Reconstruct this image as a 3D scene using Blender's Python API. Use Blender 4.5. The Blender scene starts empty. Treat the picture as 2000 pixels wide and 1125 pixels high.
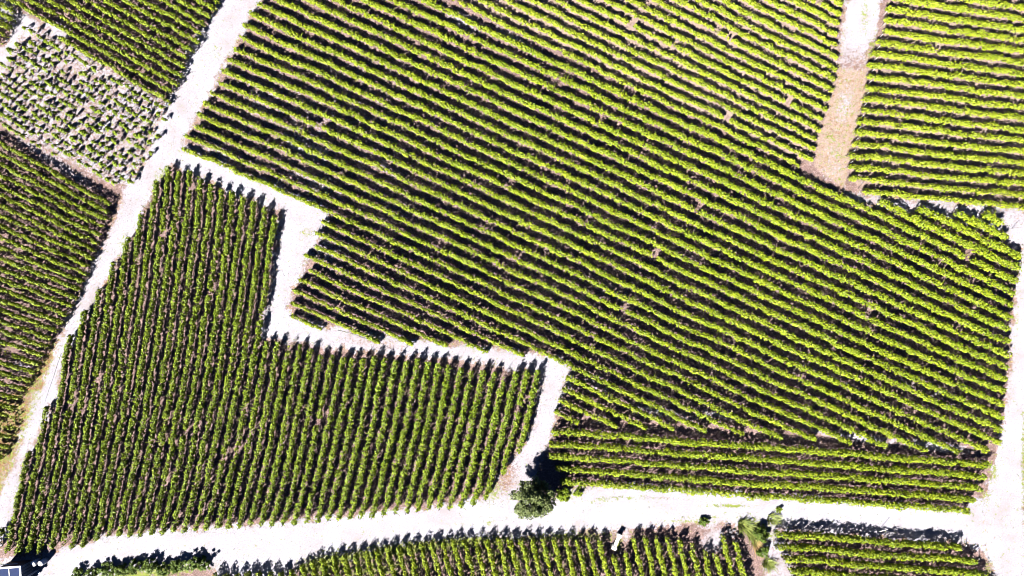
import bpy, math, random
import numpy as np
from mathutils import Vector

random.seed(7)
RS = np.random.RandomState(11)
sc = bpy.context.scene

# ------------------------------------------------------------------ camera, sky, sun, exposure
PX = 13.0                       # plan scale of the survey: 13 photo pixels per metre
H = 104.0                       # drone height
cam_d = bpy.data.cameras.new('camera'); cam = bpy.data.objects.new('camera', cam_d)
sc.collection.objects.link(cam); sc.camera = cam
cam.location = (0, 0, H); cam.rotation_euler = (0, 0, 0)
cam_d.sensor_width = 36; cam_d.lens = 18 / ((1000 / PX) / H)
cam_d.clip_start = 1; cam_d.clip_end = 9000

SUN_EL = math.radians(41)
SUN_DX, SUN_DY = 0.630, 0.777          # horizontal direction in which shadows fall
world = bpy.data.worlds.new('World'); sc.world = world; world.use_nodes = True
wn = world.node_tree; wn.nodes.clear()
sky = wn.nodes.new('ShaderNodeTexSky'); sky.sky_type = 'NISHITA'; sky.sun_disc = False
sky.sun_elevation = SUN_EL; sky.sun_rotation = math.atan2(-SUN_DX, -SUN_DY)
sky.altitude = 3000; sky.air_density = 0.22; sky.dust_density = 0.0; sky.ozone_density = 9.0
bg = wn.nodes.new('ShaderNodeBackground'); bg.inputs['Strength'].default_value = 0.05
wo = wn.nodes.new('ShaderNodeOutputWorld')
wn.links.new(sky.outputs[0], bg.inputs[0]); wn.links.new(bg.outputs[0], wo.inputs[0])
sd = bpy.data.lights.new('sun', 'SUN'); sd.energy = 5.0; sd.angle = math.radians(0.5); sd.color = (1.0, 0.955, 0.90)
sun = bpy.data.objects.new('sun', sd); sc.collection.objects.link(sun)
ce = math.cos(SUN_EL)
sun.rotation_euler = Vector((SUN_DX * ce, SUN_DY * ce, -math.sin(SUN_EL))).to_track_quat('-Z', 'Y').to_euler()
sc.view_settings.view_transform = 'Standard'; sc.view_settings.look = 'None'
sc.view_settings.gamma = 1.0; sc.view_settings.exposure = 2.35
sc.cycles.diffuse_bounces = 0; sc.cycles.max_bounces = 4
sc.cycles.filter_width = 1.0

# ------------------------------------------------------------------ helpers
C = sc.collection
def W(p, h=0.0):
    """plan pixel(s) -> metres on the ground; h = height of the feature that was traced"""
    p = np.asarray(p, float); k = (1 - h / H) / PX
    return np.stack([(p[..., 0] - 1000) * k, (562.5 - p[..., 1]) * k], -1)

def mesh_tris(name, v, f, mat, smooth=False):
    me = bpy.data.meshes.new(name)
    v = np.asarray(v, np.float32); f = np.asarray(f, np.int32)
    n = f.shape[1]
    me.vertices.add(len(v)); me.vertices.foreach_set('co', v.ravel())
    me.loops.add(f.size); me.loops.foreach_set('vertex_index', f.ravel())
    me.polygons.add(len(f)); me.polygons.foreach_set('loop_start', np.arange(0, f.size, n, dtype=np.int32))
    if smooth: me.polygons.foreach_set('use_smooth', np.ones(len(f), bool))
    me.materials.append(mat); me.update(calc_edges=True)
    return me

def link(name, data, parent=None, loc=None, rotz=0):
    o = bpy.data.objects.new(name, data); C.objects.link(o)
    if parent is not None: o.parent = parent
    if loc is not None: o.location = loc
    if rotz: o.rotation_euler = (0, 0, rotz)
    return o

def tag(o, label, cat, group=None):
    o['label'] = label; o['category'] = cat
    if group: o['group'] = group
    return o

class MB:
    """collects simple solids into one mesh"""
    def __init__(s): s.v = []; s.f = []
    def box(s, c, d, rz=0.0, tilt=(0, 0), bev=0.0):
        x, y, z = [q / 2 for q in d]; b = min(bev, x * .9, y * .9)
        ca, sa = math.cos(rz), math.sin(rz)
        ring = [(-x + b, -y), (x - b, -y), (x, -y + b), (x, y - b), (x - b, y), (-x + b, y), (-x, y - b), (-x, -y + b)] if b > 0 else [(-x, -y), (x, -y), (x, y), (-x, y)]
        n = len(ring); o = len(s.v)
        zs = [(-z, 1.0), (z - b, 1.0), (z, 1 - b / max(x, y))] if b > 0 else [(-z, 1), (z, 1)]
        for zz, k in zs:
            for px, py in ring:
                px *= k; py *= k
                s.v.append((c[0] + px * ca - py * sa + tilt[0] * zz, c[1] + px * sa + py * ca + tilt[1] * zz, c[2] + zz))
        for r in range(len(zs) - 1):
            for i in range(n):
                j = (i + 1) % n; s.f.append((o + r * n + i, o + r * n + j, o + (r + 1) * n + j, o + (r + 1) * n + i))
        s.f.append(tuple(o + i for i in reversed(range(n)))); s.f.append(tuple(o + (len(zs) - 1) * n + i for i in range(n)))
    def tube(s, pts, rads, n=8):
        o = len(s.v); P = [Vector(p) for p in pts]
        for i, p in enumerate(P):
            d = (P[min(i + 1, len(P) - 1)] - P[max(i - 1, 0)]).normalized()
            a = d.orthogonal().normalized() if abs(d.z) > .9 else d.cross(Vector((0, 0, 1))).normalized()
            b = d.cross(a)
            for k in range(n):
                t = 2 * math.pi * k / n; q = p + (a * math.cos(t) + b * math.sin(t)) * rads[i]; s.v.append(tuple(q))
        for i in range(len(P) - 1):
            for k in range(n):
                k2 = (k + 1) % n; s.f.append((o + i * n + k, o + i * n + k2, o + (i + 1) * n + k2, o + (i + 1) * n + k))
        s.f.append(tuple(o + k for k in reversed(range(n)))); s.f.append(tuple(o + (len(P) - 1) * n + k for k in range(n)))
    def lathe(s, c, prof, n=16, sx=1, sy=1):
        o = len(s.v)
        for r, z in prof:
            for k in range(n):
                t = 2 * math.pi * k / n; s.v.append((c[0] + r * math.cos(t) * sx, c[1] + r * math.sin(t) * sy, c[2] + z))
        for i in range(len(prof) - 1):
            for k in range(n):
                k2 = (k + 1) % n; s.f.append((o + i * n + k, o + i * n + k2, o + (i + 1) * n + k2, o + (i + 1) * n + k))
        s.f.append(tuple(o + k for k in reversed(range(n)))); s.f.append(tuple(o + (len(prof) - 1) * n + k for k in range(n)))
    def build(s, name, mat, parent=None, smooth=False):
        me = bpy.data.meshes.new(name); me.from_pydata(s.v, [], s.f); me.materials.append(mat)
        if smooth:
            for p in me.polygons: p.use_smooth = True
        return link(name, me, parent)

# ------------------------------------------------------------------ materials
def new_mat(name):
    m = bpy.data.materials.new(name); m.use_nodes = True; nt = m.node_tree; nt.nodes.clear()
    return m, nt
def N(nt, t, **kw):
    n = nt.nodes.new(t)
    for k, v in kw.items():
        if k.startswith('i_'): n.inputs[k[2:].replace('_', ' ')].default_value = v
        else: setattr(n, k, v)
    return n
def mixc(nt, fac, a, b):
    n = nt.nodes.new('ShaderNodeMix'); n.data_type = 'RGBA'
    for s, v in ((0, fac), (6, a), (7, b)):
        if hasattr(v, 'links'): nt.links.new(v, n.inputs[s])
        else: n.inputs[s].default_value = v if s == 0 else (*v, 1)
    return n.outputs[2]
def math_(nt, op, a, b=None, clamp=False):
    n = nt.nodes.new('ShaderNodeMath'); n.operation = op; n.use_clamp = clamp
    for s, v in ((0, a), (1, b)):
        if v is None: continue
        if hasattr(v, 'links'): nt.links.new(v, n.inputs[s])
        else: n.inputs[s].default_value = v
    return n.outputs[0]

def leaf_mat(name, c_lo, c_hi, trans=0.10, vein=(0.2, 0.24, 0.03)):
    m, nt = new_mat(name)
    geo = N(nt, 'ShaderNodeNewGeometry')
    tc = N(nt, 'ShaderNodeTexCoord')
    noi = N(nt, 'ShaderNodeTexNoise', i_Scale=0.35, i_Detail=2.0); nt.links.new(tc.outputs['Object'], noi.inputs['Vector'])
    f = math_(nt, 'ADD', math_(nt, 'MULTIPLY', geo.outputs['Random Per Island'], 0.75), math_(nt, 'MULTIPLY', noi.outputs[0], 0.5))
    f = math_(nt, 'SUBTRACT', f, 0.12, True)
    col = mixc(nt, f, c_lo, c_hi)
    p = N(nt, 'ShaderNodeBsdfPrincipled', i_Roughness=0.5); p.inputs['Specular IOR Level'].default_value = 0.22
    nt.links.new(col, p.inputs['Base Color'])
    t = N(nt, 'ShaderNodeBsdfTranslucent'); nt.links.new(mixc(nt, 0.5, c_hi, vein), t.inputs['Color'])
    mx = N(nt, 'ShaderNodeMixShader'); mx.inputs[0].default_value = trans
    nt.links.new(p.outputs[0], mx.inputs[1]); nt.links.new(t.outputs[0], mx.inputs[2])
    o = N(nt, 'ShaderNodeOutputMaterial'); nt.links.new(mx.outputs[0], o.inputs[0])
    return m

def solid_mat(name, col, rough=0.7, var=0.25, scale=6.0, spec=0.3, bump=0.0, metal=0.0):
    m, nt = new_mat(name)
    tc = N(nt, 'ShaderNodeTexCoord')
    noi = N(nt, 'ShaderNodeTexNoise', i_Scale=scale, i_Detail=6.0); nt.links.new(tc.outputs['Object'], noi.inputs['Vector'])
    c = mixc(nt, noi.outputs[0], tuple(q * (1 - var) for q in col), tuple(min(1, q * (1 + var)) for q in col))
    p = N(nt, 'ShaderNodeBsdfPrincipled', i_Roughness=rough, i_Metallic=metal); p.inputs['Specular IOR Level'].default_value = spec
    nt.links.new(c, p.inputs['Base Color'])
    if bump:
        b = N(nt, 'ShaderNodeBump', i_Strength=bump, i_Distance=0.03); nt.links.new(noi.outputs[0], b.inputs['Height']); nt.links.new(b.outputs[0], p.inputs['Normal'])
    o = N(nt, 'ShaderNodeOutputMaterial'); nt.links.new(p.outputs[0], o.inputs[0])
    return m

def ground_material():
    """stony brown earth, chalk gravel, straw and green weeds, mixed by a painted survey map (colour attribute) with ragged noise edges"""
    m, nt = new_mat('earth_and_chalk')
    at = N(nt, 'ShaderNodeAttribute', attribute_name='cover'); sp = N(nt, 'ShaderNodeSeparateColor')
    nt.links.new(at.outputs['Color'], sp.inputs[0])
    geo = N(nt, 'ShaderNodeNewGeometry')
    def noise(scale, det=8.0, rough=0.6, dist=0.0):
        n = N(nt, 'ShaderNodeTexNoise', i_Scale=scale, i_Detail=det, i_Roughness=rough, i_Distortion=dist)
        nt.links.new(geo.outputs['Position'], n.inputs['Vector']); return n.outputs[0]
    def thresh(attr, n, k, sharp):      # fac = clamp((attr + (n-.5)*k - .5)*sharp + .5)
        x = math_(nt, 'MULTIPLY', math_(nt, 'SUBTRACT', n, 0.5), k)
        x = math_(nt, 'ADD', attr, x); x = math_(nt, 'SUBTRACT', x, 0.5)
        x = math_(nt, 'MULTIPLY', x, sharp); return math_(nt, 'ADD', x, 0.5, True)
    n_big = noise(0.25); n_mid = noise(1.1, 8, .7); n_fine = noise(5.0, 8, .75); n_grit = noise(9.0, 4, .8)
    def off(v, sc_, det=5.0, rough=.75):
        mp = N(nt, 'ShaderNodeMapping'); mp.inputs['Location'].default_value = v; nt.links.new(geo.outputs['Position'], mp.inputs['Vector'])
        n = N(nt, 'ShaderNodeTexNoise', i_Scale=sc_, i_Detail=det, i_Roughness=rough); nt.links.new(mp.outputs[0], n.inputs['Vector']); return n.outputs[0]
    n_mix = off((31, 7, 3), 2.6); n_str = off((11, 57, 9), 2.2); n_wd = off((71, 23, 5), 1.8)
    soil = mixc(nt, thresh(n_fine, n_mid, .8, 3.0), (0.050, 0.030, 0.029), (0.270, 0.190, 0.180))
    soil = mixc(nt, thresh(n_grit, n_fine, 1.2, 4.0), tuple(q * .8 for q in (0.13, 0.085, 0.075)), soil)
    tan = mixc(nt, n_fine, (0.105, 0.070, 0.056), (0.300, 0.232, 0.200))
    col = mixc(nt, thresh(sp.outputs['Blue'], n_mid, 1.0, 2.2), soil, tan)
    straw = mixc(nt, n_fine, (0.060, 0.032, 0.014), (0.250, 0.150, 0.070))
    col = mixc(nt, thresh(sp.outputs['Green'], n_str, 2.6, 2.5), col, straw)
    chalk = mixc(nt, thresh(n_grit, n_fine, 1.1, 2.2), (0.105, 0.102, 0.124), (0.345, 0.350, 0.410))
    chalk = mixc(nt, thresh(n_big, n_fine, .6, 3.0), (0.185, 0.168, 0.180), chalk)
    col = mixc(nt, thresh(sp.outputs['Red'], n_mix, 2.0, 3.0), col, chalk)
    weed = mixc(nt, n_grit, (0.06, 0.085, 0.015), (0.20, 0.22, 0.05))
    col = mixc(nt, thresh(at.outputs['Alpha'], n_wd, 3.0, 3.0), col, weed)
    p = N(nt, 'ShaderNodeBsdfPrincipled', i_Roughness=0.95); p.inputs['Specular IOR Level'].default_value = 0.1
    nt.links.new(col, p.inputs['Base Color'])
    hgt = math_(nt, 'ADD', math_(nt, 'MULTIPLY', n_fine, 1.0), math_(nt, 'MULTIPLY', n_mid, 1.2))
    b = N(nt, 'ShaderNodeBump', i_Distance=0.16); nt.links.new(hgt, b.inputs['Height'])
    nt.links.new(math_(nt, 'SUBTRACT', 0.85, math_(nt, 'MULTIPLY', sp.outputs['Red'], 0.6), True), b.inputs['Strength'])
    nt.links.new(b.outputs[0], p.inputs['Normal'])
    o = N(nt, 'ShaderNodeOutputMaterial'); nt.links.new(p.outputs[0], o.inputs[0])
    return m

M_ground = ground_material()
M_leafE = leaf_mat('vine_leaves_bright', (0.055, 0.105, 0.004), (0.230, 0.270, 0.008))
M_leafF = leaf_mat('vine_leaves_yellow', (0.080, 0.130, 0.005), (0.240, 0.275, 0.014))
M_leafD = leaf_mat('vine_leaves_green', (0.045, 0.092, 0.004), (0.200, 0.255, 0.010))
M_leafA = leaf_mat('vine_leaves_olive', (0.055, 0.098, 0.005), (0.205, 0.250, 0.010))
M_tree = leaf_mat('tree_leaves', (0.020, 0.036, 0.006), (0.125, 0.150, 0.050), 0.08, (0.1, 0.13, 0.03))
M_shrub = leaf_mat('shrub_leaves', (0.025, 0.055, 0.006), (0.110, 0.160, 0.018), 0.18)
M_grass = leaf_mat('weed_blades', (0.06, 0.09, 0.015), (0.22, 0.25, 0.06), 0.2)
M_straw = leaf_mat('straw_blades', (0.20, 0.12, 0.04), (0.48, 0.32, 0.16), 0.15, (.4, .28, .12))
M_wood = solid_mat('weathered_wood', (0.12, 0.095, 0.075), 0.85, 0.4, 9)
M_bark = solid_mat('dark_bark', (0.11, 0.075, 0.05), 0.9, 0.4, 14, bump=.4)
M_zinc = solid_mat('galvanised_post', (0.42, 0.42, 0.43), 0.5, 0.15, 4, .5)
M_white = solid_mat('white_painted', (0.55, 0.54, 0.54), 0.5, 0.08, 3)
M_stonew = solid_mat('white_stone', (0.50, 0.48, 0.46), 0.8, 0.1, 5, bump=.3)
M_blue = solid_mat('blue_sheet', (0.004, 0.012, 0.050), 0.7, 0.4, 2.2, .1)
M_plank = solid_mat('pale_planks', (0.25, 0.21, 0.19), 0.8, 0.25, 7)
M_dark = solid_mat('dark_boards', (0.03, 0.025, 0.03), 0.8, 0.3, 8)
M_rust = solid_mat('brown_cap', (0.10, 0.035, 0.02), 0.7, 0.2, 8)
M_rope = solid_mat('black_hose', (0.05, 0.045, 0.045), 0.6, 0.2, 8)
M_rock = solid_mat('pale_rock', (0.13, 0.12, 0.13), 0.95, 0.25, 9, bump=.5)

# ------------------------------------------------------------------ plan of the tracks and bare strips (photo plan pixels)
TRACKS = {
 'upper_path': ([(505,-150),(440,-10),(405,50),(375,100),(342,172),(326,215),(305,265),(290,310),(268,350),(243,385),(227,430),(203,490),(172,550),(146,610),(122,665),(108,700),(92,745),(62,800),(48,850),(34,900),(10,960),(-40,1040),(-150,1150),
                 (-130,1250),(-30,1110),(8,1045),(28,960),(44,893),(92,800),(108,770),(121,690),(152,632),(183,582),(212,530),(237,482),(262,447),(276,405),(300,355),(322,322),(350,315),(352,280),(372,245),(400,190),(447,104),(480,40),(505,-5),(590,-150)], .80),
 'cross_path': ([(345,282),(400,305),(500,350),(580,385),(642,418),(625,440),(605,483),(575,545),(557,600),(570,622),(625,640),(710,656),(790,667),(850,673),(925,682),(1000,690),(1092,706),(1110,722),(1095,760),(1085,812),(1070,850),(1055,890),(1040,930),(1010,985),
                 (950,985),(975,930),(1012,890),(1040,835),(1057,770),(1068,722),(1000,716),(900,700),(800,690),(700,682),(600,664),(515,656),(525,600),(537,540),(552,440),(552,408),(500,388),(430,360),(385,340),(350,322),(318,318)], .82),
 'bottom_track': ([(-150,1160),(-30,1112),(60,1093),(110,1085),(150,1070),(200,1056),(300,1044),(480,1032),(690,1014),(850,997),(940,978),(1000,985),(1065,985),(1100,968),(1150,955),(1240,957),(1400,968),(1550,979),(1700,988),(1885,999),(1940,970),(1960,1040),(1925,1060),
                   (1905,1062),(1880,1053),(1700,1040),(1530,1026),(1400,1014),(1300,1018),(1200,1027),(1000,1042),(900,1048),(780,1064),(700,1078),(600,1092),(560,1115),(480,1160),(420,1160),(425,1110),(400,1100),(340,1104),(260,1114),(180,1124),(90,1150),(-100,1220)], 1.0),
 'east_road': ([(2150,250),(2060,350),(2010,440),(1999,500),(1995,560),(1988,620),(1983,690),(1977,760),(1968,830),(1958,880),(1948,930),(1930,985),(1925,1040),(1930,1080),(1950,1125),(1975,1250),(2020,1250),(1999,1130),(1994,1000),(1997,860),(2020,780),(2060,600),(2090,430),(2200,300)], 1.0),
 'field_strip': ([(1655,380),(1690,385),(1800,396),(1900,405),(2010,412),(2060,400),(2040,450),(1990,475),(1960,440),(1900,425),(1800,414),(1730,402),(1680,392)], .66),
 'top_path': ([(1650,-150),(1662,0),(1655,40),(1648,80),(1638,140),(1650,160),(1680,150),(1692,110),(1702,60),(1712,0),(1725,-150)], .95),
 'corner_path': ([(-60,-60),(0,-5),(30,20),(40,28),(74,48),(60,62),(45,62),(36,75),(22,100),(5,130),(-40,190),(-100,240),(-100,200),(-20,120),(15,95),(32,60),(26,38),(0,25),(-60,-10)], .85),
 'south_gap': ([(1488,1035),(1520,1030),(1528,1060),(1545,1100),(1560,1180),(1510,1180),(1500,1110),(1490,1070)], .62),
}
def vnoise(x, y, cell, seed):
    r = np.random.RandomState(seed).rand(256, 256)
    u, v = x / cell, y / cell; i = np.floor(u).astype(int); j = np.floor(v).astype(int); fu, fv = u - i, v - j
    fu = fu * fu * (3 - 2 * fu); fv = fv * fv * (3 - 2 * fv); g = lambda a, b: r[a % 256, b % 256]
    return (g(i, j) * (1 - fu) + g(i + 1, j) * fu) * (1 - fv) + (g(i, j + 1) * (1 - fu) + g(i + 1, j + 1) * fu) * fv
def seg_dist(P, poly):
    """signed distance (px) to a closed polygon, + inside"""
    poly = np.asarray(poly, float); d = np.full(len(P), 1e9); ins = np.zeros(len(P), bool)
    for a, b in zip(poly, np.roll(poly, -1, 0)):
        ab = b - a; L2 = (ab ** 2).sum()
        t = np.clip(((P - a) @ ab) / L2, 0, 1); q = P - a - t[:, None] * ab
        d = np.minimum(d, np.hypot(q[:, 0], q[:, 1]))
        if a[1] != b[1]:
            c = ((a[1] > P[:, 1]) != (b[1] > P[:, 1])) & (P[:, 0] < ab[0] * (P[:, 1] - a[1]) / ab[1] + a[0]); ins ^= c
    return np.where(ins, d, -d)
def gs(P, blobs):
    out = np.zeros(len(P))
    for x, y, rx, ry, ang, w in blobs:
        a = math.radians(ang); dx = P[:, 0] - x; dy = P[:, 1] - y
        u = (dx * math.cos(a) + dy * math.sin(a)) / rx; v = (-dx * math.sin(a) + dy * math.cos(a)) / ry
        out = np.maximum(out, w * np.exp(-(u * u + v * v)))
    return out
def ss(x, a, b):
    t = np.clip((x - a) / (b - a), 0, 1); return t * t * (3 - 2 * t)

P_B = [(52,35),(75,46),(115,68),(330,200),(326,225),(312,255),(302,285),(287,312),(268,345),(250,364),(222,366),(180,347),(130,318),(98,299),(48,272),(0,246),(-60,200),(-60,190),(-20,150),(12,100),(36,62)]
P_F = [(850,-150),(1655,-150),(1650,0),(1646,30),(1638,68),(1640,115),(1630,174),(1612,233),(1595,280),(1586,322),(1500,290),(1200,145),(900,0)]
P_G = [(1735,-150),(1733,0),(1724,59),(1699,103),(1690,160),(1681,213),(1665,281),(1658,325),(1658,352),(1690,378),(1850,396),(2000,407),(2200,430),(2200,-150)]
P_C = [(-150,190),(-60,225),(0,262),(50,292),(100,325),(218,390),(213,413),(203,445),(182,500),(160,552),(140,600),(121,637),(103,660),(87,690),(72,725),(55,752),(40,775),(25,800),(32,828),(22,850),(15,880),(0,905),(-60,960),(-150,1050)]
D_DRY = [(120,660),(105,700),(85,760),(60,830),(35,890),(5,960),(-150,1100),(-150,780),(0,780),(40,760),(80,700),(100,665)]
P_TP = [(1638,130),(1690,140),(1692,180),(1668,270),(1655,320),(1650,370),(1625,350),(1592,325),(1595,280),(1612,230),(1628,170)]

def cover(P):
    """R chalk, G straw, B tan earth, A weeds at plan pixels P"""
    rag = (vnoise(P[:, 0], P[:, 1], 16, 31) - .5) * 14 + (vnoise(P[:, 0], P[:, 1], 5, 32) - .5) * 10
    lum = np.zeros(len(P)); edge = np.zeros(len(P)); on = {}
    for k, (poly, w) in TRACKS.items():
        d = seg_dist(P, poly); on[k] = d
        fade = 1 - .75 * ss(P[:, 1], 40, 170) if k == 'top_path' else 1.0
        lum = np.maximum(lum, w * fade * ss(d + rag, -20, 4)); edge = np.maximum(edge, np.exp(-((d + 3) / 9.0) ** 2))
    x, y = P[:, 0], P[:, 1]
    inB = ss(seg_dist(P, P_B), -6, 10); inF = ss(seg_dist(P, P_F), -10, 10); inG = ss(seg_dist(P, P_G), -6, 8)
    inC = ss(seg_dist(P, P_C), -6, 6); dry = ss(seg_dist(P, D_DRY), -12, 10); tp = ss(seg_dist(P, P_TP), -8, 6)
    chalk = np.maximum.reduce([lum, inB * .50, np.full(len(P), .17),
        gs(P, [(600,240,380,260,0,.33),(600,290,70,22,28,.72),(520,200,90,50,28,.42),(620,360,90,30,28,.50),(430,300,60,30,28,.5),(640,480,60,60,0,.45),(760,330,60,20,28,.45),
               (900,40,60,25,28,.55),(1010,80,90,14,30,.55),(700,130,60,20,28,.4),(770,400,150,26,28,.38),(1200,570,120,26,24,.34),(1160,750,60,30,20,.42),(1290,805,90,12,12,.6),(1400,810,60,10,12,.6),
               (1680,855,120,12,8,.7),(1830,872,80,12,6,.85),(1600,730,200,22,24,.38),(1820,760,130,25,24,.40),(60,130,60,60,0,.55),(110,60,40,22,30,.75),(240,345,30,12,28,.8),(200,250,60,20,-35,.6),
               (1395,1055,34,26,-45,.85),(1385,1030,30,10,0,.6),(1222,1045,9,16,0,.75),(500,1110,90,22,0,.9),(1630,335,30,34,30,.42),(1650,200,24,70,10,.50),(1628,300,20,50,10,.42),(1615,290,16,40,10,.34),(110,318,135,17,33,.62),(60,262,60,14,30,.5),(1930,440,70,14,14,.9),(1985,460,30,30,0,1.0),
               (40,715,30,16,0,.55),(20,940,30,40,0,.6),(1110,735,20,40,0,.6)])])
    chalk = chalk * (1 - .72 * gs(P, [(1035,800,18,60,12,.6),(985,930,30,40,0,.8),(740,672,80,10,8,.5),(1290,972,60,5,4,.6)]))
    tan = np.maximum.reduce([inF * .72, inG * .62, tp * 1.0, edge * .55, np.full(len(P), .12), gs(P, [(1155,45,22,10,25,1),(1170,70,10,6,25,1),(1040,20,14,8,25,1),(1085,12,12,8,25,1),(1260,42,14,8,25,1),(1720,380,50,10,6,.9)])])
    tan = tan * (1 - lum * .5)
    straw = np.maximum.reduce([dry * .62, edge * .36, tp * .28, gs(P, [(390,150,40,130,25,.34)]), gs(P, [(195,555,20,40,20,.5),(225,470,16,50,25,.5),(330,240,22,60,28,.34),(420,60,30,70,30,.30),(590,480,26,70,20,.42),(730,665,110,12,8,.42),(560,600,22,30,0,.3),
                (1045,800,12,60,14,.42),(985,940,24,40,20,.45),(1680,60,26,80,6,.35),(1990,430,20,14,0,.5),(820,660,60,10,10,.45)])])
    weeds = np.maximum.reduce([gs(P, [(1500,985,0.1,0.1,0,.0),(1425,988,48,4,2,.72),(1520,996,7,6,0,.8),(1240,972,60,6,2,.42),(1180,975,50,7,-6,.45),(955,1020,14,4,0,.6),(965,960,16,26,20,.55),(1350,1018,70,5,0,.48),(1480,1030,40,16,30,.75),
                (780,1074,150,16,-7,.85),(900,1060,120,13,-4,.85),(640,1098,60,20,-14,.9),(250,1125,150,14,-8,.8),(1100,1050,120,12,-2,.62),(720,1110,140,30,-6,.55),(1000,1090,200,30,0,.45),(1210,1060,8,22,10,.65),(1940,925,10,22,10,.55),(1925,970,10,16,0,.5),(1999,900,6,120,0,.6),
                (315,345,14,22,20,.55),(1625,270,22,14,30,.5),(1640,300,20,8,30,.5),(1690,30,10,40,5,.45),(1705,90,10,40,10,.40),(1640,200,14,10,0,.4),(420,100,10,14,30,.42),(600,455,14,10,0,.5),(1110,965,40,10,-10,.6),(240,470,8,22,20,.45),(250,490,8,10,0,.4),
                (1985,620,6,50,0,.35),(1380,1010,50,5,0,.4),(1930,1110,10,22,0,.5),(1625,60,8,30,0,.35)]),
                edge * .16, tp * .22, inG * .10, inC * .14, inB * .14, dry * .40, lum * .10, inF * .06])
    R = np.stack([chalk, straw, tan, weeds], -1)
    return np.clip(R, 0, 1).astype(np.float32), on, lum

# ------------------------------------------------------------------ ground: one sheet to the horizon, fine where the photo looks
STEP = 0.25
xs = np.arange(-90, 90.01, STEP); ys = np.arange(-55, 55.01, STEP)
far = np.array([3, 8, 20, 50, 120, 300, 800, 2500.])
gx = np.concatenate([xs[0] - far[::-1], xs, xs[-1] + far]); gy = np.concatenate([ys[0] - far[::-1], ys, ys[-1] + far])
GX, GY = np.meshgrid(gx, gy); nx, ny = len(gx), len(gy)
fx, fy = GX.ravel(), GY.ravel()
PP = np.stack([fx * PX + 1000, 562.5 - fy * PX], -1)
PPc = np.stack([np.clip(PP[:, 0], -150, 2150), np.clip(PP[:, 1], -140, 1260)], -1)
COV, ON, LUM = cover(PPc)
rough = (vnoise(fx, fy, .5, 1) * .6 + vnoise(fx, fy, 1.3, 2) * .5 + RS.rand(len(fx)) * .35) * .075 * (1 - np.clip(LUM * 1.25, 0, 1) * .93)
gz = -0.012 - rough
idx = np.arange(nx * ny).reshape(ny, nx)
def quads(mask=None):
    q = np.stack([idx[:-1, :-1], idx[:-1, 1:], idx[1:, 1:], idx[1:, :-1]], -1).reshape(-1, 4)
    return q if mask is None else q[mask.ravel()]
def sheet(name, v, f, cov):
    me = mesh_tris(name, v, f, M_ground, smooth=True)
    ca = me.color_attributes.new('cover', 'FLOAT_COLOR', 'POINT'); ca.data.foreach_set('color', cov.ravel())
    o = link(name, me); o['kind'] = 'structure'; return o
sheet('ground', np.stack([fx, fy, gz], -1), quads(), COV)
taken = np.zeros((ny - 1, nx - 1), bool)
for k, nm in (('east_road', 'road'), ('bottom_track', 'track'), ('upper_path', 'path'), ('cross_path', 'path'), ('field_strip', 'path'), ('top_path', 'path'), ('corner_path', 'path'), ('south_gap', 'path')):
    d = ON[k] + (vnoise(fx, fy, .8, 5) - .5) * 14 + (vnoise(fx, fy, 3.0, 6) - .5) * 10
    inside = (d.reshape(ny, nx) > 0)
    cell = inside[:-1, :-1] & inside[1:, 1:] & inside[:-1, 1:] & inside[1:, :-1] & ~taken
    cell[:8] = cell[-8:] = False; cell[:, :8] = cell[:, -8:] = False
    taken |= cell
    q = quads(cell); u, inv = np.unique(q, return_inverse=True)
    z = -0.004 + 0.012 * (vnoise(fx[u], fy[u], .6, 9))
    sheet(nm, np.stack([fx[u], fy[u], z], -1), inv.reshape(-1, 4), COV[u])

# ------------------------------------------------------------------ foliage
def leaf_mesh(pos, nrm, azi, size, fold=0.25):
    """kite leaves with a folded midrib; pos Nx3, nrm Nx3 unit, azi Nx3 (leaf axis), size N"""
    a = azi - (azi * nrm).sum(1, keepdims=True) * nrm; a /= np.linalg.norm(a, axis=1, keepdims=True) + 1e-9
    b = np.cross(nrm, a); s = size[:, None]
    base = pos - a * s * .45; tip = pos + a * s * .55
    l = pos + b * s * .42 - a * s * .08 + nrm * s * fold; r = pos - b * s * .42 - a * s * .08 + nrm * s * fold
    n = len(pos); v = np.stack([base, r, tip, l], 1).reshape(-1, 3)
    i = np.arange(n)[:, None] * 4
    f = np.concatenate([i + [[0, 1, 2]], i + [[0, 2, 3]]], 1).reshape(-1, 3)
    return v, f
def unit(v): return v / (np.linalg.norm(v, axis=1, keepdims=True) + 1e-9)

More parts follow.
